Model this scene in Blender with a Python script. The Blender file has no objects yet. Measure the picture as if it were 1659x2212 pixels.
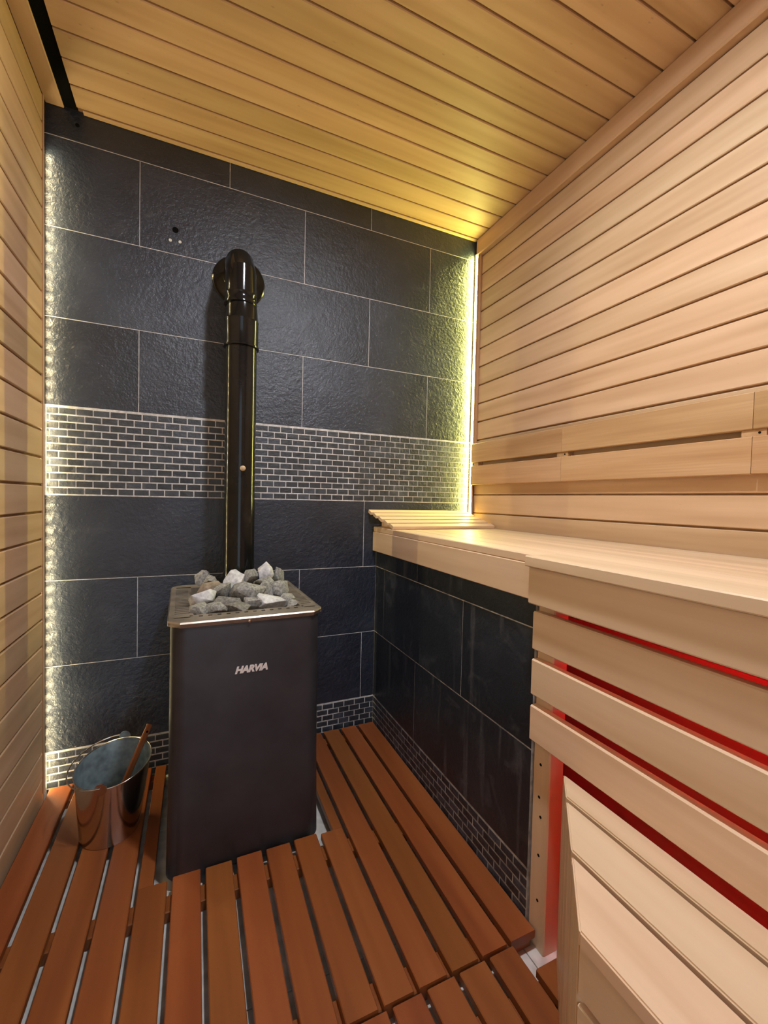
import bpy, bmesh, math, random
from mathutils import Vector, Matrix, noise
random.seed(7)
S = bpy.context.scene
COL = S.collection

# ------------------------------------------------------------------ camera
ZO = 1.068                      # height of the measuring level above the tiled floor
cam_d = bpy.data.cameras.new('camera'); cam = bpy.data.objects.new('camera', cam_d); COL.objects.link(cam)
_r = Vector((0.91408371, -0.40488838, 0.02272375)); _u = Vector((-0.00908832, 0.03556769, 0.99932594))
_f = Vector((0.40542369, 0.91367409, -0.02883209))
M = Matrix((( _r.x, _u.x, -_f.x), (_r.y, _u.y, -_f.y), (_r.z, _u.z, -_f.z))).to_4x4()
M.translation = Vector((0.0, -1.78715, 0.00534 + ZO))
cam.matrix_world = M
cam_d.sensor_fit = 'HORIZONTAL'; cam_d.sensor_width = 36.0
cam_d.lens = 915.2 / 1659 * 36.0
cam_d.clip_start = 0.01
S.camera = cam

# ------------------------------------------------------------------ world, exposure
W = bpy.data.worlds.new('World'); S.world = W; W.use_nodes = True
W.node_tree.nodes['Background'].inputs[0].default_value = (0.80, 0.89, 1.0, 1)
W.node_tree.nodes['Background'].inputs[1].default_value = 1.5
S.view_settings.view_transform = 'Standard'; S.view_settings.look = 'None'
S.view_settings.gamma = 1.0; S.view_settings.use_curve_mapping = False
S.view_settings.exposure = 0.0
LAMP = 640.0; LED_L = 85.0; LED_R = 165.0; RED = 46.0
S.cycles.max_bounces = 6; S.cycles.diffuse_bounces = 4; S.cycles.glossy_bounces = 3; S.cycles.adaptive_threshold = 0.05

# ------------------------------------------------------------------ materials
def nm(name):
    m = bpy.data.materials.new(name); m.use_nodes = True
    nt = m.node_tree; b = nt.nodes['Principled BSDF']
    return m, nt, b
def N(nt, t, **kw):
    n = nt.nodes.new(t)
    for k, v in kw.items(): setattr(n, k, v)
    return n
def mth(nt, op, a, b=None, clamp=False):
    n = N(nt, 'ShaderNodeMath', operation=op); n.use_clamp = clamp
    for i, v in enumerate((a, b)):
        if v is None: continue
        if isinstance(v, (int, float)): n.inputs[i].default_value = v
        else: nt.links.new(v, n.inputs[i])
    return n.outputs[0]
def mixc(nt, f, a, b, mode='MIX'):
    n = N(nt, 'ShaderNodeMix', data_type='RGBA', blend_type=mode)
    for s, v in ((n.inputs[0], f), (n.inputs[6], a), (n.inputs[7], b)):
        if isinstance(v, (int, float)): s.default_value = v
        elif isinstance(v, tuple): s.default_value = (*v, 1) if len(v) == 3 else v
        else: nt.links.new(v, s)
    return n.outputs[2]
def ramp(nt, f, stops):
    n = N(nt, 'ShaderNodeValToRGB'); e = n.color_ramp.elements
    while len(e) < len(stops): e.new(0.5)
    for i, (p, c) in enumerate(stops):
        e[i].position = p; e[i].color = (*c, 1) if not isinstance(c, float) else (c, c, c, 1)
    nt.links.new(f, n.inputs[0]); return n.outputs[0]
def noise_t(nt, vec, scale, detail=4, rough=0.55, dist=0.0):
    n = N(nt, 'ShaderNodeTexNoise'); n.inputs['Scale'].default_value = scale; n.inputs['Detail'].default_value = detail
    n.inputs['Roughness'].default_value = rough; n.inputs['Distortion'].default_value = dist
    nt.links.new(vec, n.inputs['Vector']); return n.outputs['Fac']
def coords(nt, scale=(1, 1, 1), rnd=True):
    tc = N(nt, 'ShaderNodeTexCoord'); oi = N(nt, 'ShaderNodeObjectInfo')
    v = tc.outputs['Object']
    if rnd:
        mul = N(nt, 'ShaderNodeVectorMath', operation='SCALE'); mul.inputs[0].default_value = (17.3, 31.7, 23.1)
        nt.links.new(oi.outputs['Random'], mul.inputs['Scale'])
        add = N(nt, 'ShaderNodeVectorMath', operation='ADD'); nt.links.new(v, add.inputs[0]); nt.links.new(mul.outputs[0], add.inputs[1]); v = add.outputs[0]
    mp = N(nt, 'ShaderNodeVectorMath', operation='MULTIPLY'); mp.inputs[1].default_value = scale
    nt.links.new(v, mp.inputs[0])
    return mp.outputs[0], oi.outputs['Random'], v
def bump(nt, b, h, strength, dist):
    n = N(nt, 'ShaderNodeBump'); n.inputs['Strength'].default_value = strength; n.inputs['Distance'].default_value = dist
    nt.links.new(h, n.inputs['Height']); nt.links.new(n.outputs[0], b.inputs['Normal'])

def wood(name, light, mid, dark, rough=0.5, grain=1.0, var=0.25, spots=0.0, spec=0.35):
    m, nt, b = nm(name)
    v, rnd, raw = coords(nt, (1.6, 22, 22))
    n1 = noise_t(nt, v, 1.0, 2, 0.5)
    v2, _, _ = coords(nt, (5, 240, 240)); n2 = noise_t(nt, v2, 1.0, 1, 0.6)
    v3, _, _ = coords(nt, (1.1, 4.5, 4.5)); n3 = noise_t(nt, v3, 1.0, 0, 0.5)
    c = ramp(nt, n1, [(0.25, dark), (0.5, mid), (0.72, light)])
    c = mixc(nt, mth(nt, 'MULTIPLY', n2, 0.30 * grain), c, dark)
    c = mixc(nt, mth(nt, 'MULTIPLY', mth(nt, 'SUBTRACT', n3, 0.35, True), 0.9), c, light)
    k = mth(nt, 'ADD', mth(nt, 'MULTIPLY', rnd, var), 1 - var * 0.55)
    hs = N(nt, 'ShaderNodeHueSaturation'); nt.links.new(c, hs.inputs['Color']); nt.links.new(k, hs.inputs['Value'])
    nt.links.new(mth(nt, 'ADD', mth(nt, 'MULTIPLY', rnd, -0.010), 0.505), hs.inputs['Hue'])
    c = hs.outputs[0]
    if spots:
        vs, _, _ = coords(nt, (14, 30, 30)); s = N(nt, 'ShaderNodeTexVoronoi'); s.inputs['Scale'].default_value = 1.0
        nt.links.new(vs, s.inputs['Vector'])
        knot = ramp(nt, s.outputs['Distance'], [(0.0, 1.0), (0.05 + 0.06 * spots, 0.0)])
        c = mixc(nt, mth(nt, 'MULTIPLY', knot, 0.55 * spots), c, tuple(x * 0.35 for x in dark))
    nt.links.new(c, b.inputs['Base Color'])
    b.inputs['Roughness'].default_value = rough; b.inputs['Specular IOR Level'].default_value = spec
    return m

def slate(name, c0, c1, c2, rough=0.42, relief=1.0, island=False, marks=0.25, scale=1.0, streak=0.0):
    m, nt, b = nm(name)
    v, rnd, raw = coords(nt)
    n1 = noise_t(nt, raw, 3.2 * scale, 3, 0.6)
    n2 = noise_t(nt, raw, 70, 4, 0.66)
    n3 = noise_t(nt, raw, 11, 2, 0.55, 1.2)
    n4 = noise_t(nt, raw, 150, 2, 0.6)
    c = ramp(nt, n1, [(0.3, c0), (0.55, c1), (0.8, c2)])
    pale = mth(nt, 'MULTIPLY', ramp(nt, n3, [(0.56, 0.0), (0.78, 1.0)]), mth(nt, 'MULTIPLY', n4, marks))
    c = mixc(nt, pale, c, (0.16, 0.17, 0.19))
    if streak:
        vs = N(nt, 'ShaderNodeVectorMath', operation='MULTIPLY'); vs.inputs[1].default_value = (26, 2.2, 1); nt.links.new(raw, vs.inputs[0])
        s1 = ramp(nt, noise_t(nt, vs.outputs[0], 1.0, 2, 0.5), [(0.60, 0.0), (0.72, 1.0)])
        c = mixc(nt, mth(nt, 'MULTIPLY', mth(nt, 'MULTIPLY', s1, n2), streak), c, (0.22, 0.23, 0.25))
    if island:
        g = N(nt, 'ShaderNodeNewGeometry'); r = mth(nt, 'FRACT', mth(nt, 'ADD', g.outputs['Random Per Island'], rnd))
    else: r = rnd
    hs = N(nt, 'ShaderNodeHueSaturation'); nt.links.new(c, hs.inputs['Color'])
    nt.links.new(mth(nt, 'ADD', mth(nt, 'MULTIPLY', mth(nt, 'POWER', r, 2.0), 1.0 if island else 0.35), 0.8), hs.inputs['Value'])
    nt.links.new(hs.outputs[0], b.inputs['Base Color'])
    nt.links.new(mth(nt, 'ADD', mth(nt, 'MULTIPLY', n2, 0.2), rough - 0.1), b.inputs['Roughness'])
    b.inputs['Specular IOR Level'].default_value = 0.62
    h = mth(nt, 'ADD', mth(nt, 'MULTIPLY', n2, 0.55), mth(nt, 'MULTIPLY', n3, 0.38))
    bump(nt, b, h, 0.8 * relief, 0.009)
    return m

def plain(name, col, rough=0.5, metal=0.0, spec=0.5, var=0.0, vscale=20, b_s=0.0, stretch=(1, 1, 1)):
    m, nt, b = nm(name)
    b.inputs['Roughness'].default_value = rough; b.inputs['Metallic'].default_value = metal
    b.inputs['Specular IOR Level'].default_value = spec
    v, rnd, raw = coords(nt, stretch)
    n = noise_t(nt, v, vscale, 3 if b_s else 2, 0.65)
    f = ramp(nt, n, [(0.3, 0.0), (0.7, 1.0)])
    c = mixc(nt, f, tuple(x * (1 - var) for x in col), tuple(min(1, x * (1 + var)) for x in col))
    nt.links.new(c, b.inputs['Base Color'])
    if b_s: bump(nt, b, n, b_s, 0.002)
    return m

def glow(name, col, strength):
    m, nt, b = nm(name)
    b.inputs['Base Color'].default_value = (*col, 1)
    b.inputs['Emission Color'].default_value = (*col, 1); b.inputs['Emission Strength'].default_value = strength
    return m

MT = {}
MT['wall'] = wood('alder_cladding', (0.66, 0.46, 0.285), (0.57, 0.378, 0.218), (0.45, 0.28, 0.148), 0.5, 0.7, 0.20, 0.25)
MT['ceil'] = wood('ceiling_cladding', (0.64, 0.43, 0.25), (0.55, 0.355, 0.19), (0.43, 0.26, 0.125), 0.5, 0.7, 0.16, 0.7)
MT['pine'] = wood('heat_treated_pine', (0.64, 0.42, 0.235), (0.55, 0.335, 0.165), (0.36, 0.185, 0.075), 0.55, 2.4, 0.1)
MT['bench'] = wood('bench_alder', (0.80, 0.605, 0.415), (0.735, 0.53, 0.345), (0.62, 0.42, 0.25), 0.45, 0.8, 0.12)
MT['trim'] = wood('trim_wood', (0.52, 0.32, 0.18), (0.44, 0.25, 0.13), (0.33, 0.17, 0.08), 0.55, 0.8, 0.1)
MT['deck'] = wood('oiled_red_brown_slat', (0.32, 0.100, 0.026), (0.255, 0.072, 0.017), (0.19, 0.049, 0.011), 0.42, 0.6, 0.16, 0.0, 0.4)
MT['handle'] = wood('ladle_wood', (0.42, 0.15, 0.06), (0.35, 0.11, 0.04), (0.2, 0.06, 0.02), 0.45, 1.0, 0.1)
MT['back'] = plain('groove_backing', (0.25, 0.135, 0.06), 0.7, var=0.2)
MT['slate'] = slate('dark_slate_tile', (0.014, 0.0195, 0.033), (0.024, 0.0325, 0.053), (0.044, 0.056, 0.082), 0.33)
MT['slate2'] = slate('dark_slate_tile_streaked', (0.014, 0.018, 0.026), (0.022, 0.028, 0.039), (0.040, 0.048, 0.062), 0.4, 0.30, False, 0.55, 1.0, 0.5)
MT['mosaic'] = slate('slate_mosaic', (0.015, 0.019, 0.029), (0.027, 0.033, 0.046), (0.058, 0.066, 0.083), 0.45, 0.9, True, 0.35, 6)
MT['grout'] = plain('grout', (0.62, 0.60, 0.57), 0.9, var=0.25, vscale=60)
MT['grout2'] = plain('grout_dark', (0.42, 0.41, 0.39), 0.9, var=0.45, vscale=30)
MT['tile'] = plain('pale_floor_tile', (0.62, 0.60, 0.56), 0.5, var=0.25, vscale=18)
MT['stove'] = plain('graphite_steel', (0.041, 0.040, 0.047), 0.45, 0.2, 0.5, 0.25, 7, 0.03)
MT['rim'] = plain('heat_tinted_steel', (0.42, 0.36, 0.30), 0.38, 0.7, 0.5, 0.3, 14, 0.02)
MT['dark'] = plain('black_recess', (0.004, 0.004, 0.004), 0.95, spec=0.1)
MT['pipe'] = plain('black_enamel', (0.008, 0.008, 0.008), 0.12, 0.0, 0.32, 0.2, 20)
MT['steel'] = plain('polished_steel', (0.62, 0.58, 0.55), 0.16, 1.0, 0.5, 0.06, 10)
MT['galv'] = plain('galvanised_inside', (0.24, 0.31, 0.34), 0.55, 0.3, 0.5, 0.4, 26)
MT['letter'] = plain('brushed_letter', (0.85, 0.80, 0.78), 0.35, 0.3)
MT['brass'] = plain('knob_wood', (0.50, 0.36, 0.22), 0.4)
MT['white'] = plain('white_plastic', (0.7, 0.7, 0.68), 0.4)
MT['st_g'] = plain('grey_stone', (0.25, 0.25, 0.24), 0.85, var=0.55, vscale=130, b_s=0.5)
MT['st_w'] = plain('pale_stone', (0.52, 0.53, 0.56), 0.8, var=0.35, vscale=60, b_s=0.5)
MT['st_d'] = plain('dark_stone', (0.17, 0.165, 0.155), 0.85, var=0.55, vscale=110, b_s=0.5)
MT['st_b'] = plain('rusty_stone', (0.20, 0.16, 0.125), 0.85, var=0.6, vscale=40, b_s=0.5)
MT['led_w'] = glow('warm_led', (1.0, 0.82, 0.44), LED_L * 9)
MT['led_y'] = glow('yellow_led', (1.0, 0.95, 0.24), LED_R)
MT['led_r'] = glow('red_led', (1.0, 0.0, 0.015), RED)
MT['lamp'] = glow('lamp_diffuser', (0.95, 0.99, 1.06), LAMP)

# ------------------------------------------------------------------ helpers
def link(name, me, mat, parent=None, loc=(0, 0, 0), rot=(0, 0, 0), kind=None):
    o = bpy.data.objects.new(name, me); COL.objects.link(o)
    if mat is not None and not me.materials: me.materials.append(MT[mat])
    o.location = loc; o.rotation_euler = rot
    if parent is not None:
        o.parent = parent
        if parent.get('_o'): o.location = Vector(loc) - Vector(parent['_o'])
    if kind: o['kind'] = kind
    return o
def thing(name, label, cat, loc=(0, 0, 0), group=None, rotz=0.0, local=False):
    o = bpy.data.objects.new(name, None); COL.objects.link(o); o.empty_display_size = 0.05
    o.location = loc; o.rotation_euler = (0, 0, rotz)
    o['label'] = label; o['category'] = cat
    if group: o['group'] = group
    if not local: ORIG[o.name] = Vector(loc)
    return o
ORIG = {}
def put(name, me, mat, parent, loc, rot=(0, 0, 0)):
    """world placed child (parent may sit anywhere but is unrotated)"""
    o = link(name, me, mat, None, loc, rot)
    if parent is not None:
        o.parent = parent; o.location = Vector(loc) - ORIG.get(parent.name, Vector((0, 0, 0)))
        g = parent.parent
        if g is not None: o.location -= ORIG.get(g.name, Vector((0, 0, 0)))
    return o
def tag(o, label, cat, group=None):
    o['label'] = label; o['category'] = cat
    if group: o['group'] = group
    return o
def mesh(name, verts, faces, smooth=False):
    me = bpy.data.meshes.new(name); me.from_pydata(verts, [], faces); me.update()
    if smooth: me.shade_smooth()
    return me
CACHE = {}
def board(L, Wd, T, c=0.0015):
    """length on x, width on y, thickness on z, chamfered long edges"""
    k = (round(L, 4), round(Wd, 4), round(T, 4), round(c, 5))
    if k in CACHE: return CACHE[k]
    h, t = Wd / 2, T / 2
    sec = [(-h + c, -t), (h - c, -t), (h, -t + c), (h, t - c), (h - c, t), (-h + c, t), (-h, t - c), (-h, -t + c)]
    vs = [(-L / 2, y, z) for y, z in sec] + [(L / 2, y, z) for y, z in sec]
    fs = [(i, i + 8, (i + 1) % 8 + 8, (i + 1) % 8) for i in range(8)] + [tuple(range(8)), tuple(range(15, 7, -1))]
    me = mesh('board', vs, fs)
    bm = bmesh.new(); bm.from_mesh(me); bmesh.ops.recalc_face_normals(bm, faces=bm.faces); bm.to_mesh(me); bm.free()
    CACHE[k] = me; return me
BOARDMESH = {}
def mboard(L, Wd, T, mat, c=0.0015):
    k = (round(L, 4), round(Wd, 4), round(T, 4), mat, c)
    if k not in BOARDMESH:
        me = board(L, Wd, T, c).copy(); me.materials.append(MT[mat]); BOARDMESH[k] = me
    return BOARDMESH[k]
def slab(name, x0, x1, y0, y1, z0, z1, mat, parent=None, along='y', c=0.0015, ch=True):
    """a chamfered box between world limits, z in measuring level; grain along the given axis"""
    lx, ly, lz = x1 - x0, y1 - y0, z1 - z0
    ctr = ((x0 + x1) / 2, (y0 + y1) / 2, (z0 + z1) / 2 + ZO)
    H = math.pi / 2
    if along == 'y': me = mboard(ly, lx, lz, mat, c); rot = (0, 0, H)
    elif along == 'x': me = mboard(lx, ly, lz, mat, c); rot = (0, 0, 0)
    else: me = mboard(lz, ly, lx, mat, c); rot = (0, -H, 0)
    if along == 'yv':      # board standing on edge, length on y, width on z
        me = mboard(ly, lz, lx, mat, c); rot = (H, 0, H)
    if along == 'xv':
        me = mboard(lx, lz, ly, mat, c); rot = (H, 0, 0)
    return put(name, me, None, parent, ctr, rot)
def boxmesh(bm, x0, x1, y0, y1, z0, z1):
    vs = [bm.verts.new(p) for p in ((x0, y0, z0), (x1, y0, z0), (x1, y1, z0), (x0, y1, z0), (x0, y0, z1), (x1, y0, z1), (x1, y1, z1), (x0, y1, z1))]
    for f in ((0, 3, 2, 1), (4, 5, 6, 7), (0, 1, 5, 4), (1, 2, 6, 5), (2, 3, 7, 6), (3, 0, 4, 7)): bm.faces.new([vs[i] for i in f])
def bm_to(name, bm, smooth=False):
    me = bpy.data.meshes.new(name); bmesh.ops.recalc_face_normals(bm, faces=bm.faces); bm.to_mesh(me); bm.free()
    if smooth: me.shade_smooth()
    return me
def plainbox(name, x0, x1, y0, y1, z0, z1, mat, parent=None):
    bm = bmesh.new(); cx, cy, cz = (x0 + x1) / 2, (y0 + y1) / 2, (z0 + z1) / 2
    boxmesh(bm, x0 - cx, x1 - cx, y0 - cy, y1 - cy, z0 - cz, z1 - cz)
    return put(name, bm_to(name, bm), mat, parent, (cx, cy, cz + ZO))
def lathe(prof, seg=48, smooth=True, close=True):
    """profile of (radius, height) turned about z"""
    bm = bmesh.new(); rings = []
    for r, z in prof:
        rings.append([bm.verts.new((r * math.cos(2 * math.pi * i / seg), r * math.sin(2 * math.pi * i / seg), z)) for i in range(seg)])
    for a, b in zip(rings, rings[1:]):
        for i in range(seg): bm.faces.new((a[i], a[(i + 1) % seg], b[(i + 1) % seg], b[i]))
    if close:
        bm.faces.new(rings[0][::-1]); bm.faces.new(rings[-1])
    me = bm_to('lathe', bm, smooth)
    if smooth: sharpen(me)
    return me
def sharpen(me, ang=0.6):
    me.set_sharp_from_angle(angle=ang)
def tube(path, radii, seg=24, caps=True, smooth=True):
    bm = bmesh.new(); rings = []; P = [Vector(p) for p in path]
    up = None
    for i, p in enumerate(P):
        if i == 0: d = P[1] - P[0]
        elif i == len(P) - 1: d = P[-1] - P[-2]
        else: d = (P[i + 1] - P[i]).normalized() + (P[i] - P[i - 1]).normalized()
        d.normalize()
        if up is None:
            up = Vector((1, 0, 0)) if abs(d.x) < 0.9 else Vector((0, 0, 1))
        a = (up - d * up.dot(d)).normalized(); up = a; b = d.cross(a)
        k = 1.0
        r = radii if isinstance(radii, (int, float)) else radii[i]
        # mitre stretch in the plane of the bend
        if 0 < i < len(P) - 1:
            d0 = (P[i] - P[i - 1]).normalized(); cs = max(0.3, d0.dot(d)); bend = (P[i + 1] - P[i]).normalized() - d0
            if bend.length > 1e-4:
                bn = bend.normalized()
                ring = []
                for s in range(seg):
                    v = (a * math.cos(2 * math.pi * s / seg) + b * math.sin(2 * math.pi * s / seg)) * r
                    w = (bn - d * bn.dot(d))
                    if w.length > 1e-6:
                        w.normalize(); v += w * v.dot(w) * (1 / cs - 1)
                    ring.append(bm.verts.new(p + v))
                rings.append(ring); continue
        rings.append([bm.verts.new(p + (a * math.cos(2 * math.pi * s / seg) + b * math.sin(2 * math.pi * s / seg)) * r) for s in range(seg)])
    for A, B in zip(rings, rings[1:]):
        for i in range(seg): bm.faces.new((A[i], A[(i + 1) % seg], B[(i + 1) % seg], B[i]))
    if caps: bm.faces.new(rings[0][::-1]); bm.faces.new(rings[-1])
    me = bm_to('tube', bm, smooth)
    if smooth: sharpen(me)
    return me

# ------------------------------------------------------------------ room limits (measuring level)
XL, XR, XW = -0.468, 1.2773, 1.2568     # left cladding face, right cladding face, right end of tiled wall
ZC, ZF, ZS = 1.297, -ZO, -1.018         # ceiling face, tiled floor, top of floor slats
YF = -2.30                              # wall behind the camera
YE = YF + 0.004; PITCH = 0.0905; FACE = 0.0835
def struct(o): o['kind'] = 'structure'; return o

# floor: pale tiles under the slats
fl = struct(plainbox('floor', XL - 0.05, XR + 0.05, YF - 0.05, 0.05, ZF - 0.05, ZF - 0.004, 'grout2'))
ORIG[fl.name] = fl.location.copy()
for i in range(6):
    for j in range(8):
        x0, y1 = XL + 0.3 * i, -0.3 * j
        x1, y0 = min(x0 + 0.297, XR), max(y1 - 0.297, YF)
        if x1 > x0 and y1 > y0: slab('floor_tile', x0, x1, y0, y1, ZF - 0.012, ZF, 'tile', fl, 'x', 0.001)

# ------------------------------------------------------------------ back wall: slate tiles and mosaic
wb = struct(plainbox('wall_back', XL - 0.03, XR + 0.03, 0.0008, 0.08, ZF, ZC + 0.05, 'grout')); ORIG[wb.name] = wb.location.copy()
G = 0.0012
rows = [(1.2, 1.33, 0.1006), (0.9, 1.2, -0.195), (0.6, 0.9, 0.1006), (0.3, 0.6, -0.195), (-0.3, 0.0, 0.0945), (-0.6, -0.3, -0.195), (-0.9, -0.6, 0.0945)]
for z0, z1, j in rows:
    xs = [j + 0.6 * k + (0.008 if j > 0 and k == 0 else 0) for k in range(-2, 4)]
    xs = [XL - 0.02] + [x for x in xs if XL - 0.01 < x < XW] + [XW + 0.015]
    for a, b in zip(xs, xs[1:]):
        slab('slate_tile', a + G, b - G, 0.0, 0.012, z0 + G + (0.003 if z0 == 0.3 else 0), z1 - G - (0.003 if z1 in (0.0,) else 0), 'slate', wb, 'xv', 0.0008)
def pr(p):
    d = Vector(p) - M.translation + Vector((0, 0, ZO)); w = d.dot(_f); return 829.5 + 915.2 * d.dot(_r) / w, 1106 - 915.2 * d.dot(_u) / w
def px_area(a, b, c):
    a, b, c = pr(a), pr(b), pr(c); return abs((b[0] - a[0]) * (c[1] - a[1]) - (b[1] - a[1]) * (c[0] - a[0]))
mos = []
def mosaic_rows(z_top, n, x0, x1, phase):
    for r in range(n):
        zt = z_top - 0.025 * r; ph = phase + (0.025 if r % 2 else 0.0)
        k = math.floor((x0 - ph) / 0.05)
        x = ph + 0.05 * k
        while x < x1:
            a, b = max(x, x0), min(x + 0.05, x1)
            if b - a > 0.008: mos.append((a + 0.002, b - 0.002, zt - 0.025 + 0.0019, zt - 0.0019))
            x += 0.05
mosaic_rows(0.298, 12, XL, XW + 0.012, -0.4335)
mosaic_rows(-0.904, 7, XL, 0.765, -0.4335)
def visible(q):
    a, b, z0, z1 = q; x = (a + b) / 2; z = (z0 + z1) / 2
    if 0.095 < x < 0.195 and z > -0.3: return 0          # behind the flue pipe
    if -0.03 < x < 0.47 and z < -0.5: return 0           # behind the heater
    if z < ZS - 0.01: return 0                           # below the floor slats
    return px_area((a, 0, z0), (b, 0, z0), (b, 0, z1))
mos.sort(key=visible, reverse=True)
rest = bmesh.new()
for i, (a, b, z0, z1) in enumerate(mos):
    if i < 300: slab('mosaic_tile', a, b, -0.0003 - 0.0007 * random.random(), 0.008, z0, z1, 'mosaic', wb, 'xv', 0.0018)
    else: boxmesh(rest, a, b, -0.001, 0.008, z0 + ZO, z1 + ZO)
o = put('mosaic_remainder', bm_to('mosaic_remainder', rest), 'mosaic', wb, (0, 0, 0)); o['kind'] = 'stuff'
# cable hole and two screws left from a removed fitting
def disc_on_wall(name, x, z, r, mat, d=0.002, y=0.0):
    me = lathe([(r * 0.7, d), (r, d * 0.6), (r, 0)], 20)
    return put(name, me, mat, wb, (x, y - 0.0, z + ZO), (math.pi / 2, 0, 0))
disc_on_wall('cable_hole', -0.0795, 0.988, 0.0105, 'dark', 0.0015)
disc_on_wall('screw', -0.0961, 0.9464, 0.0052, 'white', 0.003); disc_on_wall('screw', -0.0637, 0.9482, 0.0052, 'white', 0.003)
disc_on_wall('screw', -0.381, 1.255, 0.006, 'dark', 0.003)

# ------------------------------------------------------------------ low tiled wall under the upper bench
XH, YH = 0.757, -1.005
wl = struct(plainbox('wall_low', XH + 0.0006, XH + 0.055, YH, -0.0, ZF, -0.142, 'grout2')); ORIG[wl.name] = wl.location.copy()
def hw(name, ya, yb, z0, z1, mat, jit=0.0, c=0.001):
    H = math.pi / 2
    me = mboard(yb - ya, z1 - z0, 0.01, mat, c)
    return put(name, me, None, wl, (XH + 0.005 - jit, (ya + yb) / 2, (z0 + z1) / 2 + ZO), (H, 0, H))
for z0, z1, js in ((-0.3, -0.145, (-0.4,)), (-0.6, -0.3, (-0.1, -0.70)), (-0.9, -0.6, (-0.4,))):
    ys = [YH] + sorted(js) + [-0.002]
    for a, b in zip(ys, ys[1:]): hw('slate_tile', a + G, b - G, z0 + G, z1 - G, 'slate2')
for r in range(7):
    zt = -0.903 - 0.025 * r; y = -0.004 - (0.025 if r % 2 else 0.0)
    if r % 2: hw('mosaic_tile', -0.0276, -0.004, zt - 0.0233, zt - 0.0017, 'mosaic', 0, 0.0012)
    while y > YH + 0.01:
        a = max(y - 0.05, YH); 
        if y - a > 0.01: hw('mosaic_tile', a + 0.0018, y - 0.0018, zt - 0.0233, zt - 0.0017, 'mosaic', 0.0005 * random.random(), 0.0012)
        y -= 0.05

# ------------------------------------------------------------------ clad walls and ceiling
Bk = 0.007
wL = struct(plainbox('wall_left', XL - 0.09, XL - Bk, YF, -0.0, ZF, ZC + 0.05, 'back')); ORIG[wL.name] = wL.location.copy()
z = 0.4816 + PITCH * 9
while z > ZF - 0.02:
    zt, zb = min(z - 0.0035, ZC + 0.03), max(z - PITCH + 0.0035, ZF + 0.002)
    if zt - zb > 0.01: slab('cladding_board', XL - 0.014, XL, YF, -0.0295, zb, zt, 'wall', wL, 'yv', 0.0022)
    z -= PITCH
wR = struct(plainbox('wall_right', XR + Bk, XR + 0.09, YF, -0.0, ZF, ZC + 0.05, 'back')); ORIG[wR.name] = wR.location.copy()
z = 1.3072 - PITCH
slab('crown_board', XR - 0.024, XR + 0.01, YF, -0.018, z + 0.002, ZC, 'wall', wR, 'yv', 0.004)
while z > ZF:
    zt, zb = z - 0.003, max(z - PITCH + 0.003, ZF + 0.002)
    if zt - zb > 0.01: slab('cladding_board', XR, XR + 0.014, YF, -0.018, zb, zt, 'wall', wR, 'yv', 0.0022)
    z -= PITCH
bm = bmesh.new()
for q in ((XL - 0.09, -0.40, ZF, ZC + 0.05), (0.32, XR + 0.09, ZF, ZC + 0.05), (-0.40, 0.32, 0.90, ZC + 0.05)): boxmesh(bm, q[0], q[1], YF - 0.08, YF, q[2] + ZO, q[3] + ZO)
wF = struct(put('wall_front', bm_to('wall_front', bm), 'wall', None, (0, 0, 0)))
bm = bmesh.new()
for q in ((-0.4, -0.372, ZF, 0.90), (0.292, 0.32, ZF, 0.90), (-0.372, 0.292, 0.872, 0.90)): boxmesh(bm, q[0], q[1], YF - 0.08, YF + 0.006, q[2] + ZO, q[3] + ZO)
dr = struct(put('fill_doorway_1', bm_to('fill_doorway_1', bm), 'trim', None, (0, 0, 0))); H2 = math.pi / 2  # frame of an unseen doorway, added to let in soft fill
# portal: emits nothing, only guides sampling of the world fill entering by the added doorway
po = bpy.data.lights.new('fill_doorway_portal', 'AREA'); po.shape = 'RECTANGLE'; po.size = 0.66; po.size_y = 1.94
pob = bpy.data.objects.new('fill_doorway_portal', po); COL.objects.link(pob); pob.location = (-0.04, YF - 0.04, (0.90 + ZF) / 2 + ZO); pob.rotation_euler = (H2, 0, 0); po.cycles.is_portal = True
ce = struct(plainbox('ceiling', XL - 0.09, XR + 0.09, YF - 0.05, 0.08, ZC + Bk, ZC + 0.08, 'back')); ORIG[ce.name] = ce.location.copy()
y = -0.0195
k = 0
while y > YF:
    y1, y0 = y - 0.0028, max(y - PITCH + 0.0028, YF)
    if y1 - y0 > 0.01: slab('ceiling_board', -0.378, XR + 0.01, y0, y1, ZC, ZC + 0.014, 'ceil', ce, 'x', 0.0022)
    y -= PITCH; k += 1
slab('edge_strip', -0.362, XW, -0.0195, -0.001, ZC - 0.004, ZC + 0.016, 'ceil', ce, 'x', 0.002)
slab('edge_board', -0.470, -0.418, YF, -0.002, ZC, ZC + 0.016, 'ceil', ce, 'y', 0.002)
plainbox('slot_liner', -0.418, -0.378, YF, -0.002, ZC + 0.0055, ZC + 0.0068, 'dark', ce)

# corner trims
tl = struct(slab('trim_1', XL - 0.001, XL + 0.004, -0.0385, -0.0295, ZS, ZC, 'trim', None, 'z', 0.002)); 
tr = struct(slab('trim_2', XW + 0.007, XR - 0.001, -0.036, -0.001, 0.296, ZC - 0.005, 'trim', None, 'z', 0.002))

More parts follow.
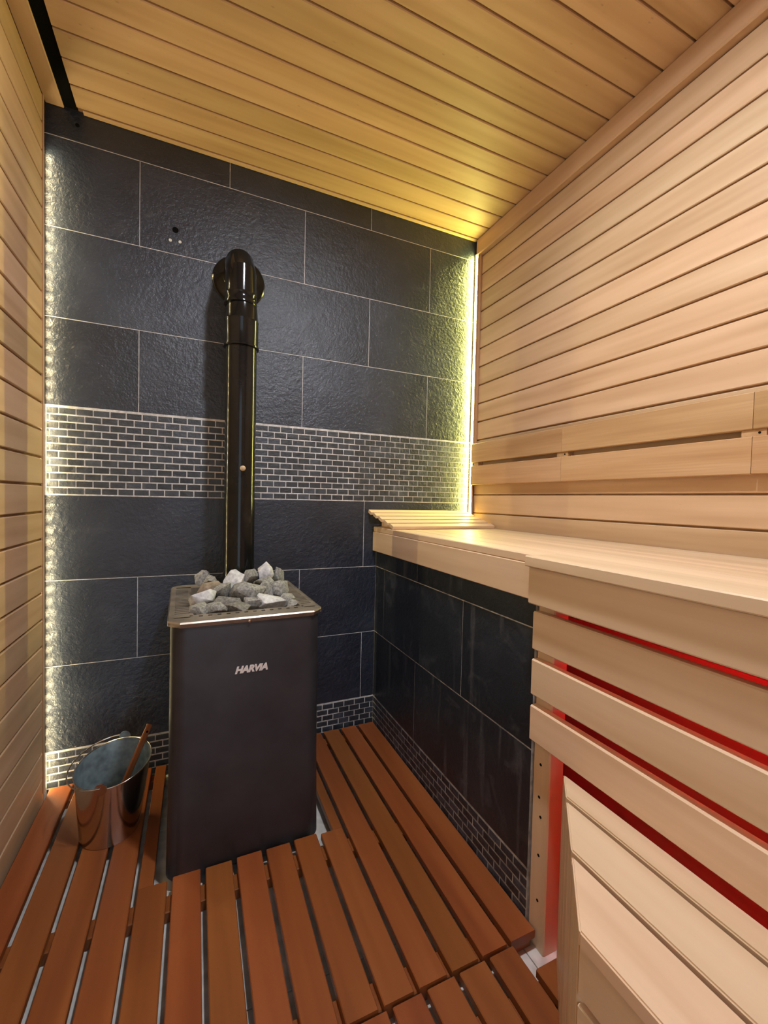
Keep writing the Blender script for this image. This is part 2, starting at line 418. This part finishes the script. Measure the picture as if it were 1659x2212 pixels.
# ------------------------------------------------------------------ LED strips
lL = thing('led_strip', 'warm white dotted LED strip hidden behind the left corner trim', 'light strip', (XL + 0.004, -0.006, ZS + ZO))
plainbox('strip_backing', XL - 0.006, XL - 0.003, -0.0285, -0.003, ZS + 0.01, 1.15, 'white', lL)
DI = mesh('diode', [(0, -0.003, -0.0035), (0, 0.003, -0.0035), (0, 0.003, 0.0035), (0, -0.003, 0.0035)], [(0, 1, 2, 3)]); DI.materials.append(MT['led_w'])
z = -1.0
while z < 1.14:
    put('diode', DI, None, lL, (XL - 0.0025, -0.0215, z + ZO)); z += 0.0417
lR = thing('led_profile', 'glowing yellow LED light line in the right corner of the slate wall', 'light strip', (XW, -0.01, -0.11 + ZO))
x_ = XW - 0.0012
put('diffuser', mesh('diffuser', [(x_, -0.010, -0.112 + ZO), (x_, -0.026, -0.112 + ZO), (x_, -0.026, 1.225 + ZO), (x_, -0.010, 1.225 + ZO)], [(0, 1, 2, 3)]), 'led_y', lR, (0, 0, 0))
plainbox('channel', XW - 0.0009, XW + 0.0062, -0.0275, -0.002, -0.112, 1.23, 'trim', lR)

# ------------------------------------------------------------------ ceiling lamp (just outside the frame)
lc = thing('ceiling_lamp', 'round white ceiling lamp above the floor slats', 'lamp', (0.44, -1.18, ZC + ZO))
put('housing', lathe([(0.075, 0.0), (0.075, -0.022), (0.068, -0.026), (0.062, -0.022)], 40), 'white', lc, (0.44, -1.18, ZC + ZO))
put('diffuser', lathe([(0.06, -0.020), (0.058, -0.0275)], 40), 'lamp', lc, (0.44, -1.18, ZC + ZO))

# ------------------------------------------------------------------ upper bench
ub = thing('upper_bench', 'pale wooden upper bench along the right wall with open slatted front', 'bench', (1.0, -1.2, ZO - 0.118))
ZB = -0.118
be = [0.742, 0.82, 0.907, 0.995, 1.083, 1.17, 1.272]
for i, (a, b) in enumerate(zip(be, be[1:])):
    if i == 0:
        slab('seat_board', a, b - 0.0008, -1.018, -0.004, ZB - 0.022, ZB, 'bench', ub, 'y', 0.0025)
        slab('seat_board', 0.704, b - 0.0008, YE, -1.0195, ZB - 0.024, ZB + 0.001, 'bench', ub, 'y', 0.0025)
    else: slab('seat_board', a, b - 0.0008, YE, -0.004, ZB - 0.022, ZB, 'bench', ub, 'y', 0.0006)
slab('fascia_board', 0.739, 0.757, -1.012, -0.004, -0.2275, ZB - 0.0225, 'bench', ub, 'yv', 0.002)
slab('fascia_board', 0.718, 0.742, YE, -1.0195, -0.2305, ZB - 0.0245, 'bench', ub, 'yv', 0.003)
for z0, z1 in ((-0.342, -0.251), (-0.451, -0.365), (-0.560, -0.476)):
    slab('front_slat', 0.735, 0.758, YE, -1.0195, z0, z1, 'bench', ub, 'yv', 0.003)
for yy in (-1.062, -1.75):
    p = slab('post', 0.7595, 0.805, yy, yy + 0.052, ZF + 0.001, -0.142, 'bench', ub, 'z', 0.003)
    if yy > -1.2:
        for zz in (-0.62, -0.70, -0.745, -0.84, -0.95):
            o = link('nail_hole', lathe([(0.0035, 0.0), (0.0035, 0.0006)], 12), 'dark', p); o.matrix_parent_inverse = Matrix()
            o.parent = p; o.location = (zz - (ZF + 0.001 - 0.142) / 2, 0.004 * math.sin(zz * 60), 0.0226)
# red light line under the bench
rl = thing('red_led_strip', 'red LED strip glowing under the upper bench behind the slats', 'light strip', (0.81, -1.6, ZO - 0.16))
plainbox('strip_backing', 0.806, 0.809, YE, -1.064, -0.215, -0.1425, 'trim', rl)  # added plate that keeps the red light off the slats
plainbox('diffuser', 0.8093, 0.8153, YE, -1.07, -0.175, -0.160, 'led_r', rl)

# ------------------------------------------------------------------ lower bench with a corner cut at 45 degrees
lb = thing('lower_bench', 'pale wooden lower bench with slanted end in front of the slatted skirt', 'bench', (0.6, -1.7, ZO + ZF))
ZL = -0.585
def poly(name, pts, z0, z1, mat, parent):
    bm = bmesh.new(); cx = sum(p[0] for p in pts) / len(pts); cy = sum(p[1] for p in pts) / len(pts); n = len(pts)
    lo = [bm.verts.new((y - cy, -(x - cx), z0 - z1)) for x, y in pts]; hi = [bm.verts.new((y - cy, -(x - cx), 0)) for x, y in pts]
    bm.faces.new(hi); bm.faces.new(lo[::-1])
    for i in range(n): bm.faces.new((lo[i], lo[(i + 1) % n], hi[(i + 1) % n], hi[i]))
    bmesh.ops.recalc_face_normals(bm, faces=bm.faces)
    bmesh.ops.bevel(bm, geom=[e for e in bm.edges], offset=0.0025, segments=2, affect='EDGES')
    return put(name, bm_to(name, bm), mat, parent, (cx, cy, z1 + ZO), (0, 0, math.pi / 2))
ye = lambda x: -1.119 + (x - 0.7406) * 1.047
for a, b in ((0.4905, 0.5835), (0.5915, 0.680), (0.688, 0.7406)):
    poly('seat_board', [(a, YE), (b, YE), (b, ye(b)), (a, ye(a))], ZL - 0.024, ZL, 'bench', lb)
# end cladding: upright boards along the cut
p0, p1 = Vector((0.756, ye(0.756))), Vector((0.5005, ye(0.5005)))
d = (p1 - p0); n = 6; wd = d.length / n; ang = math.atan2(d.y, d.x); nr = Vector((-d.y, d.x)).normalized()
for i in range(n):
    c = p0 + d * ((i + 0.5) / n) + Vector((0.0045, -0.0045)) * 1.2
    me = mboard(0.463, wd - 0.0022, 0.014, 'bench', 0.0018)
    o = put('end_board', me, None, lb, (c.x, c.y, (ZL - 0.0245 + ZF + 0.0005 + ZO * 2) / 2), (0, 0, 0))
    o.matrix_basis = Matrix.Translation(o.location) @ Matrix.Rotation(ang, 4, 'Z') @ Matrix(((0, 1, 0), (0, 0, 1), (1, 0, 0))).to_4x4()
for z0, z1 in ((-0.690, -0.6095), (-0.785, -0.702), (-0.88, -0.797), (-0.975, -0.892)):
    slab('front_board', 0.5, 0.518, YE, ye(0.5) - 0.004, z0, z1, 'bench', lb, 'yv', 0.002)
for yy in (-1.46, -2.1):
    slab('leg', 0.5195, 0.56, yy, yy + 0.04, ZF + 0.001, ZL - 0.0245, 'bench', lb, 'z', 0.002)
    slab('leg', 0.69, 0.73, yy, yy + 0.04, ZF + 0.001, ZL - 0.0245, 'bench', lb, 'z', 0.002)

# ------------------------------------------------------------------ backrest on the right wall
br = thing('backrest', 'two-board wooden backrest fixed on the right wall above the upper bench', 'backrest', (XR, -1.0, 0.19 + ZO))
XB = XR - 0.03
cuts = [-0.028, -0.599, -1.196, -1.79, YE]
for z0, z1 in ((0.199, 0.291), (0.0885, 0.1815)):
    for a, b in zip(cuts, cuts[1:]):
        slab('backrest_board', XB, XB + 0.021, b + 0.0006, a - 0.0006, z0, z1, 'pine', br, 'yv', 0.0022)
for c in cuts[:-1]:
    s = slab('spacer_block', XB + 0.0215, XR - 0.0005, c - (0.055 if c > -0.1 else 0.03), c - (0.004 if c > -0.1 else -0.03), 0.09, 0.288, 'pine', br, 'z', 0.001)
    plainbox('spacer_face', XB + 0.006, XB + 0.021, c - (0.05 if c > -0.1 else 0.026), c - (0.004 if c > -0.1 else -0.026), 0.182, 0.1985, 'pine', br)
    o = put('screw_hole', lathe([(0.003, 0), (0.003, 0.0008)], 12), 'dark', br, (XB + 0.0058, c - 0.012, 0.19 + ZO), (0, -math.pi / 2, 0))

# ------------------------------------------------------------------ small duckboard lying on the bench end
dk = thing('duckboard', 'small slatted wooden mat tilted on the far end of the upper bench', 'mat', (0.99, -0.1, ZB + ZO))
for i in range(5):
    t = i / 4; yc = -0.024 - t * 0.162; zc = -0.0520 - t * 0.0535
    H = math.atan(0.0535 / 0.162)
    L = 0.52
    put('mat_slat', mboard(L, 0.033, 0.014, 'bench', 0.0015), None, dk, (0.712 + 0.033 * t + L / 2, yc, zc + ZO), (H, 0, 0))
for xx in (0.79, 0.98, 1.17):
    bm = bmesh.new()
    vs = [(-0.012, -0.200, -0.1165), (-0.012, -0.012, -0.1165), (-0.012, -0.012, -0.0585), (-0.012, -0.200, -0.1155)]
    A = [bm.verts.new((x, y, z)) for x, y, z in vs]; B = [bm.verts.new((x + 0.024, y, z)) for x, y, z in vs]
    bm.faces.new(A); bm.faces.new(B[::-1])
    for i in range(4): bm.faces.new((A[i], A[(i + 1) % 4], B[(i + 1) % 4], B[i]))
    put('mat_bearer', bm_to('mat_bearer', bm), 'bench', dk, (xx, 0, ZO))

# ------------------------------------------------------------------ floor slats
dp = thing('floor_duckboard', 'large red-brown slatted floor panel cut out around the heater', 'duckboard', (0.15, -0.5, ZF + ZO))
gx = [-0.379 + 0.0811 * k for k in range(14)]
ed = [-0.459] + gx + [0.760]
CX0, CX1, CY = -0.094, 0.395, -0.5575       # cut-out for the heater
T0, T1 = ZS - 0.020, ZS
for i, (a, b) in enumerate(zip(ed, ed[1:])):
    x0, x1 = a + 0.0065, b - 0.0065
    if i == 0: x0 = -0.4535
    if i == len(ed) - 2: x1 = 0.7535
    if x1 < CX0 or x0 > CX1: slab('slat', x0, x1, -1.040, -0.016, T0, T1, 'deck', dp, 'y', 0.002)
    elif x0 < CX0 or x1 > CX1:
        s = x0 < CX0
        slab('slat', x0, x1, -1.040, CY - 0.005, T0, T1, 'deck', dp, 'y', 0.002)
        slab('slat', x0 if s else CX1, CX0 if s else x1, CY - 0.0045, -0.016, T0, T1, 'deck', dp, 'y', 0.001)
    else: slab('slat', x0, x1, -1.040, CY + (0.002 if i % 2 else -0.001), T0, T1, 'deck', dp, 'y', 0.002)
for y0, y1, x0, x1 in ((-0.075, -0.035, -0.45, CX0), (-0.075, -0.035, CX1, 0.75), (-0.635, -0.585, -0.45, 0.75), (-1.03, -0.975, -0.45, 0.75)):
    slab('batten', x0, x1, y0, y1, ZF + 0.0006, T0 - 0.0004, 'deck', dp, 'x', 0.002)
fp = thing('floor_duckboard', 'lower red-brown slatted floor panel beside the lower bench', 'duckboard', (0.3, -1.4, ZF + ZO))
D = -0.004
fg = [0.6885 - 0.0805 * k for k in range(15)]
for k, g in enumerate([0.769] + fg[:-1]):
    x1 = g - 0.0065; x0 = fg[k] + 0.0065
    slab('slat', x0, x1, YF + 0.02, -1.046 if k else -1.105, T0 + D, T1 + D, 'deck', fp, 'y', 0.002)
for y0, y1 in ((-1.16, -1.11), (-1.7, -1.65), (-2.2, -2.15)):
    slab('batten', -0.43, 0.745, y0, y1, ZF + 0.0006, T0 + D - 0.0004, 'deck', fp, 'x', 0.002)

# ------------------------------------------------------------------ heater
st = thing('sauna_stove', 'tall charcoal metal sauna stove with stone tray and steel rim', 'stove', (0.139, -0.29, ZF + ZO), rotz=math.radians(1.6), local=True)
def rrect(hx, hy, r, n=8):
    pts = []
    for cx, cy, a0 in ((hx - r, hy - r, 0), (-hx + r, hy - r, 90), (-hx + r, -hy + r, 180), (hx - r, -hy + r, 270)):
        for i in range(n + 1):
            a = math.radians(a0 + 90 * i / n); pts.append((cx + r * math.cos(a), cy + r * math.sin(a)))
    return pts
def loft(secs, smooth=True, cap0=True, cap1=True, ang=0.6):
    bm = bmesh.new(); R = [[bm.verts.new(p) for p in s] for s in secs]; n = len(R[0])
    for A, B in zip(R, R[1:]):
        for i in range(n): bm.faces.new((A[i], A[(i + 1) % n], B[(i + 1) % n], B[i]))
    if cap0: bm.faces.new(R[0][::-1])
    if cap1: bm.faces.new(R[-1])
    me = bm_to('loft', bm, smooth)
    if smooth: sharpen(me, ang)
    return me
HX, HY = 0.2065, 0.2555
zr = -0.333 - ZF        # rim height above floor
body = [[(x, y, z) for x, y in rrect(HX + e, HY + e, 0.042)] for z, e in ((0.022, -0.006), (0.026, 0.002), (0.034, 0.006), (0.30, 0.002), (zr - 0.014, 0.0))]
inner = [[(x, y, z) for x, y in rrect(HX - 0.004, HY - 0.004, 0.038)] for z in (zr - 0.014, zr - 0.10)]
link('body', loft(body + inner, cap1=True), 'stove', st)
for sx in (-1, 1):
    for sy in (-1, 1): link('foot', lathe([(0.02, 0.0005), (0.02, 0.0225)], 16), 'dark', st, (sx * 0.15, sy * 0.2, 0))
# rim: strips with real slots around the stone opening
OX0, OX1, OY0, OY1 = -0.148, 0.158, -0.188, 0.200
bm = bmesh.new(); zt, zb2 = zr, zr - 0.002
RX, RY = HX + 0.006, HY + 0.004
def rb(x0, x1, y0, y1): boxmesh(bm, x0, x1, y0, y1, zb2, zt)
for (o0, o1, s0, s1, i0, i1) in ((-RX, -0.197, -0.197, -0.158, -0.158, OX0), (RX, 0.199, 0.199, 0.166, 0.166, OX1)):
    rb(min(o0, o1), max(o0, o1), -0.205, 0.215); rb(min(i0, i1), max(i0, i1), OY0, 0.215)
    ns = 19; y0 = -0.165; pw = (0.215 - y0) / ns
    rb(min(s0, s1), max(s0, s1), OY0 - 0.017, y0)
    for i in range(ns): rb(min(s0, s1), max(s0, s1), y0 + pw * i + pw * 0.42, y0 + pw * (i + 1))
rb(-0.197, 0.199, 0.2, 0.215)
# corner fills at the back with rounded outline
for s in (-1, 1):
    fan = [(s * (RX - 0.045), RY - 0.045 - 0.0)] ; cx, cy, r = s * (RX - 0.045), RY - 0.045, 0.045
    pts = [(cx, cy)] + [(cx + s * r * math.cos(a), cy + r * math.sin(a)) for a in [math.pi / 2 * i / 8 for i in range(9)]]
    vs = [bm.verts.new((x, y, zt)) for x, y in pts]; bm.faces.new(vs)
rb(-RX + 0.045, RX - 0.045, 0.2145, RY)
# front strip with a row of holes, chamfered corners
hy0, hy1 = -0.211, -0.199
rb(-0.150, 0.160, OY0 - 0.011, OY0)
nh = 12; hx0, hx1 = -0.142, 0.152; pw = (hx1 - hx0) / nh
for i in range(nh + 1):
    a = hx0 + pw * i
    rb(max(-0.158, a - pw * 0.28) if i else -0.158, min(0.166, a + pw * 0.28) if i < nh else 0.166, hy0, hy1)
f0 = -RY
for pts in ([(-RX, -0.205), (-0.158, -0.205), (-0.158, hy0), (0.166, hy0), (0.166, -0.205), (RX, -0.205), (RX, f0 + 0.03), (RX - 0.03, f0), (-RX + 0.03, f0), (-RX, f0 + 0.03)],):
    vs = [bm.verts.new((x, y, zt)) for x, y in pts]; bm.faces.new(vs)
boxmesh(bm, -0.198, -0.157, hy0, -0.2045, zb2, zt); boxmesh(bm, 0.165, 0.2, hy0, -0.2045, zb2, zt)
link('top_rim', bm_to('top_rim', bm), 'rim', st)
# folded skirt of the rim
o_t = [(x, y, zr) for x, y in ((-RX, f0 + 0.03), (-RX + 0.03, f0), (RX - 0.03, f0), (RX, f0 + 0.03))]
o_f = [(x, y - 0.0035, zr - 0.004) for x, y, z in o_t]; o_b = [(x * 0.995, y + 0.004, zr - 0.016) for x, y, z in o_t]
bm = bmesh.new(); A = [bm.verts.new(p) for p in o_t]; Bv = [bm.verts.new(p) for p in o_f]; Cv = [bm.verts.new(p) for p in o_b]
for q, w in ((A, Bv), (Bv, Cv)):
    for i in range(3): bm.faces.new((q[i], w[i], w[i + 1], q[i + 1]))
me = bm_to('rim_skirt', bm); sk = link('rim_skirt', me, 'rim', st)
md = sk.modifiers.new('s', 'SOLIDIFY'); md.thickness = 0.0015
for s in (-1, 1):
    bm = bmesh.new(); boxmesh(bm, s * RX - 0.001, s * RX + 0.001, f0 + 0.03, RY - 0.045, zr - 0.014, zr)
    link('rim_edge', bm_to('rim_edge', bm), 'rim', st)
link('screw', lathe([(0.0045, 0), (0.0045, 0.0015), (0.002, 0.003)], 14), 'steel', st, (-0.005, f0 - 0.0005, zr - 0.012), (math.pi / 2, 0, 0))
# inner walls of the stone tray and its floor
bm = bmesh.new()
boxmesh(bm, OX0 - 0.002, OX0, OY0, OY1, zr - 0.09, zr - 0.001); boxmesh(bm, OX1, OX1 + 0.002, OY0, OY1, zr - 0.09, zr - 0.001)
boxmesh(bm, OX0, OX1, OY0 - 0.0015, OY0, zr - 0.09, zr - 0.001); boxmesh(bm, OX0, OX1, OY1, OY1 + 0.002, zr - 0.09, zr - 0.001)
boxmesh(bm, OX0, OX1, OY0, OY1, zr - 0.064, zr - 0.061)
link('stone_tray', bm_to('stone_tray', bm), 'rim', st)
# lettering on the front
fc = bpy.data.curves.new('t', 'FONT'); fc.body = 'HARVIA'; fc.size = 0.032; fc.shear = 0.28; fc.extrude = 0.0012; fc.offset = 0.0017; fc.space_character = 0.93
fo = bpy.data.objects.new('t', fc); COL.objects.link(fo)
dg = bpy.context.evaluated_depsgraph_get(); me = bpy.data.meshes.new_from_object(fo.evaluated_get(dg)); bpy.data.objects.remove(fo)
xs = [v.co.x for v in me.vertices]; ys = [v.co.y for v in me.vertices]
sx = 0.0905 / (max(xs) - min(xs)); sy = 0.0208 / (max(ys) - min(ys))
for v in me.vertices: v.co = ((v.co.x - min(xs)) * sx, (v.co.y - min(ys)) * sy, v.co.z)
me.name = 'lettering'
lt = link('lettering', me, 'letter', st, (0.0985 - 0.139 - 0.002, -HY - 0.001, -0.4935 - ZF), (math.pi / 2, 0, 0))
lt['label'] = 'small silver capital letters reading HARVIA'
link('side_bolt', lathe([(0.004, 0), (0.004, 0.004)], 12), 'white', st, (-HX - 0.003, -0.10, zr - 0.02), (0, -math.pi / 2, 0))

# ------------------------------------------------------------------ flue pipe
PX, PY = 0.143, -0.172
fp_ = thing('flue_pipe', 'glossy black stove flue pipe rising from the heater into the slate wall', 'pipe', (PX, PY, -0.42 + ZO))
zp = lambda z: z + ZO
put('lower_pipe', lathe([(0.0535, -0.42 + ZO), (0.0535, 0.536 + ZO)], 48), 'pipe', fp_, (PX, PY, 0))
put('collar', lathe([(0.0545, zp(0.532)), (0.0605, zp(0.534)), (0.0605, zp(0.540)), (0.0575, zp(0.542)), (0.0575, zp(0.625)), (0.0590, zp(0.628)), (0.0570, zp(0.632)),
      (0.0515, zp(0.690)), (0.0515, zp(0.70))], 48), 'pipe', fp_, (PX, PY, 0))
el = put('elbow', tube([(0, 0, zp(0.684)), (0, 0, zp(0.792)), (0, 0.055, zp(0.850)), (0, -PY - 0.002, zp(0.850))], 0.0525, 40), 'pipe', fp_, (PX - 0.004, PY, 0))
put('elbow_cuff', lathe([(0.0525, zp(0.682)), (0.0560, zp(0.683)), (0.0565, zp(0.690)), (0.0535, zp(0.698)), (0.0535, zp(0.715)), (0.0545, zp(0.718)), (0.0530, zp(0.722))], 48), 'pipe', fp_, (PX - 0.004, PY, 0))
put('wall_flange', lathe([(0.098, 0.001), (0.098, 0.004), (0.094, 0.008), (0.070, 0.012), (0.058, 0.022), (0.05, 0.022)], 56), 'pipe', fp_, (0.146, 0.0, 0.847 + ZO), (math.pi / 2, 0, 0))
put('damper_knob', lathe([(0.004, 0), (0.004, 0.008), (0.0085, 0.010), (0.0095, 0.015), (0.007, 0.020), (0.003, 0.022)], 20), 'brass', fp_, (PX + 0.004, PY - 0.053, 0.1035 + ZO), (math.pi / 2, 0, 0))

# ------------------------------------------------------------------ stones on the stove
def rock(w, dp_, h, seed):
    rn = random.Random(seed); bm = bmesh.new(); pts = []
    for i in range(15):
        v = Vector((rn.gauss(0, 1), rn.gauss(0, 1), rn.gauss(0, 1))).normalized() * rn.uniform(0.86, 1.14)
        pts.append(bm.verts.new((v.x, v.y, v.z)))
    r = bmesh.ops.convex_hull(bm, input=pts)
    bmesh.ops.delete(bm, geom=list({g for g in r['geom_interior'] + r['geom_unused'] if isinstance(g, bmesh.types.BMVert)}), context='VERTS')
    bmesh.ops.dissolve_limit(bm, angle_limit=0.25, verts=bm.verts, edges=bm.edges)
    bmesh.ops.bevel(bm, geom=list(bm.edges), offset=0.035, segments=1, affect='EDGES', clamp_overlap=True)
    bmesh.ops.triangulate(bm, faces=bm.faces)
    for i in range(1): bmesh.ops.subdivide_edges(bm, edges=[e for e in bm.edges if e.calc_length() > 0.3], cuts=1)
    for v in bm.verts: v.co += v.normal * 0.06 * noise.noise(v.co * 2.6 + Vector((seed, 0, 0)))
    mx = [max(abs(v.co[k]) for v in bm.verts) for k in range(3)]
    for v in bm.verts: v.co = Vector((v.co.x / mx[0] * w / 2, v.co.y / mx[1] * dp_ / 2, v.co.z / mx[2] * h / 2))
    me = bm_to('stone', bm, True); sharpen(me, 0.5); return me
ST = [(0.028, -0.23, -0.284, 0.046, 0.048, 'g', 'rounded grey stone at the back left of the stone pile'), (0.05, -0.26, -0.285, 0.042, 0.037, 'g', 'small light grey stone behind the rusty brown stone'),
(0.042, -0.31, -0.3, 0.057, 0.038, 'b', 'rusty dark brown stone on the left of the pile'), (0.02, -0.37, -0.313, 0.061, 0.044, 'w', 'bluish white stone at the left edge of the pile'),
(0.013, -0.435, -0.333, 0.053, 0.032, 'g', 'grey stone in the front left corner of the stone tray'), (0.054, -0.44, -0.334, 0.061, 0.034, 'g', 'sloping grey stone at the front beside the left corner stone'),
(0.078, -0.32, -0.306, 0.053, 0.052, 'g', 'tall grey stone right of the rusty brown stone'), (0.093, -0.39, -0.326, 0.068, 0.041, 'd', 'dark grey stone left of the big central wedge stone'),
(0.123, -0.278, -0.284, 0.057, 0.054, 'w', 'pale lilac white stone standing before the flue pipe'), (0.174, -0.264, -0.280, 0.049, 0.047, 'g', 'speckled grey stone at the back right of the flue pipe'),
(0.153, -0.34, -0.313, 0.094, 0.061, 'g', 'largest grey wedge shaped stone in the middle of the pile'), (0.114, -0.445, -0.338, 0.061, 0.026, 'd', 'flat dark stone low at the front middle'),
(0.17, -0.4, -0.334, 0.055, 0.039, 'g', 'small peaked grey stone in front of the big wedge'), (0.226, -0.25, -0.266, 0.045, 0.058, 'w', 'bright white upright stone, topmost of the pile'),
(0.216, -0.29, -0.296, 0.052, 0.036, 'g', 'grey stone right under the topmost white stone'), (0.278, -0.22, -0.289, 0.034, 0.058, 'g', 'narrow upright grey stone at the back right corner'),
(0.218, -0.34, -0.318, 0.047, 0.055, 'g', 'blocky grey stone right of the big wedge'), (0.261, -0.31, -0.314, 0.056, 0.045, 'g', 'jagged light grey stone near the right side of the tray'),
(0.225, -0.4, -0.331, 0.068, 0.040, 'w', 'pale white low stone at the front right'), (0.274, -0.375, -0.34, 0.053, 0.035, 'g', 'grey stone right of the pale front stone'),
(0.284, -0.42, -0.345, 0.043, 0.026, 'g', 'smallest grey stone in the front right corner')]
MK = {'g': 'st_g', 'w': 'st_w', 'd': 'st_d', 'b': 'st_b'}
for i, (x, y, z, w, h, k, lab) in enumerate(ST):
    o = link('sauna_stone', rock(w * 1.36, w * 1.25, h * 1.36, 40 + i), MK[k], None, (x, y, z + ZO + 0.004))
    o.rotation_euler = (0, 0, 0)
    tag(o, lab, 'stone', 'stones piled on the stove')
# lower layer that carries the pile
for q, (x, y, top) in enumerate([(0.035, -0.27, -0.305), (0.075, -0.37, -0.325), (0.13, -0.31, -0.312), (0.18, -0.35, -0.33), (0.235, -0.28, -0.30), (0.25, -0.36, -0.332), (0.05, -0.41, -0.34), (0.26, -0.24, -0.31)]):
    h = top - (-0.333 - 0.060)
    o = link('sauna_stone', rock(0.07, 0.066, h, 90 + q), 'st_d', None, (x, y, top - h / 2 + ZO))
    tag(o, 'dark grey stone in the lower layer under the pile', 'stone', 'lower layer of stones on the stove')

# ------------------------------------------------------------------ pail and ladle
BX, BY = -0.230, -0.305
pail = thing('pail', 'shiny steel sauna pail standing on the floor slats left of the stove', 'bucket', (BX, BY, ZS + ZO + 0.0005))
rc = Vector((-0.2224, -0.3004, -0.8126)); nrm = Vector((-0.0878, -0.1969, 1)).normalized()
e1 = Vector((0, 1, 0)).cross(nrm).normalized(); e2 = nrm.cross(e1)
def ring(t, off, seg=64):
    """cross-section of the pail at height fraction t, offset inwards by off"""
    out = []
    for i in range(seg):
        a = 2 * math.pi * i / seg; c, s = math.cos(a), math.sin(a)
        b = Vector((BX + (0.078 - off) * c, BY + (0.078 - off) * s, ZS + 0.001)); tp = rc + (e1 * c + e2 * s) * (0.1005 - off)
        p = b.lerp(tp, t); out.append((p.x, p.y, p.z + ZO))
    return out
put('shell', loft([ring(0, 0.001), ring(0.03, 0), ring(0.5, 0), ring(1, 0), ring(1, 0.0012), ring(0.5, 0.0012), ring(0.05, 0.0012)], cap0=True, cap1=False), 'steel', pail, (0, 0, 0))
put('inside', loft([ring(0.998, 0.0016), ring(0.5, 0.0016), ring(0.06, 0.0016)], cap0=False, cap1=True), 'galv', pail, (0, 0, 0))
rp = [Vector(p) for p in ring(1.0, -0.0005, 48)]; rp.append(rp[0]); 
put('rolled_rim', tube(rp, 0.0022, 8, caps=False), 'steel', pail, (0, 0, 0))
def rimp(a, dr=0.0, dz=0.0):
    p = rc + (e1 * math.cos(a) + e2 * math.sin(a)) * (0.1005 + dr) + nrm * dz; return Vector((p.x, p.y, p.z + ZO))
aF, aB = math.radians(-100), math.radians(80)
for a in (aF, aB):
    p = rimp(a, 0.002, 0.004); dr = Vector((math.cos(a), math.sin(a), 0))
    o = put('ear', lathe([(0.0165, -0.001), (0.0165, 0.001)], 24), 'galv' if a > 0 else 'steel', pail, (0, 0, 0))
    o.location = p - Vector(ORIG[pail.name]) + dr * 0.0015; o.rotation_euler = (math.pi / 2, 0, a + math.pi / 2)
pts = []
for i in range(25):
    t = i / 24; a = aB + (2 * math.pi + aF - aB) * t
    pts.append(rimp(a, 0.006 + 0.010 * math.sin(math.pi * t), 0.010 - 0.004 * math.sin(math.pi * t)))
put('bail_wire', tube(pts, 0.0020, 8), 'steel', pail, (0, 0, 0))
ld = thing('ladle', 'wooden handled sauna ladle leaning inside the steel pail', 'ladle', (-0.2, -0.3, ZS + 0.02 + ZO))
tip = Vector((-0.1335, -0.222, -0.752)); low = Vector((-0.225, -0.330, -0.955)); dv = (tip - low); L = dv.length
me = mboard(L, 0.018, 0.009, 'handle', 0.003)
hd = put('handle', me, None, ld, (0, 0, 0))
xa = dv.normalized(); za = Vector((0.35, -0.93, 0)); za = (za - xa * za.dot(xa)).normalized(); ya = za.cross(xa)
mid = (tip + low) / 2 + Vector((0, 0, ZO)) - Vector(ORIG[ld.name])
R3 = Matrix((xa, ya, za)).transposed().to_4x4(); R3.translation = mid; hd.matrix_basis = R3
hh = link('hanging_hole', lathe([(0.0034, 0.0), (0.0034, 0.0006)], 14), 'dark', hd, (L / 2 - 0.022, 0, 0.0043))
cup = put('bowl', lathe([(0.002, -0.018), (0.02, -0.014), (0.031, 0.0), (0.034, 0.014), (0.0325, 0.014), (0.029, 0.0), (0.018, -0.012)], 28), 'steel', ld, (low.x, low.y, low.z - 0.012 + ZO))
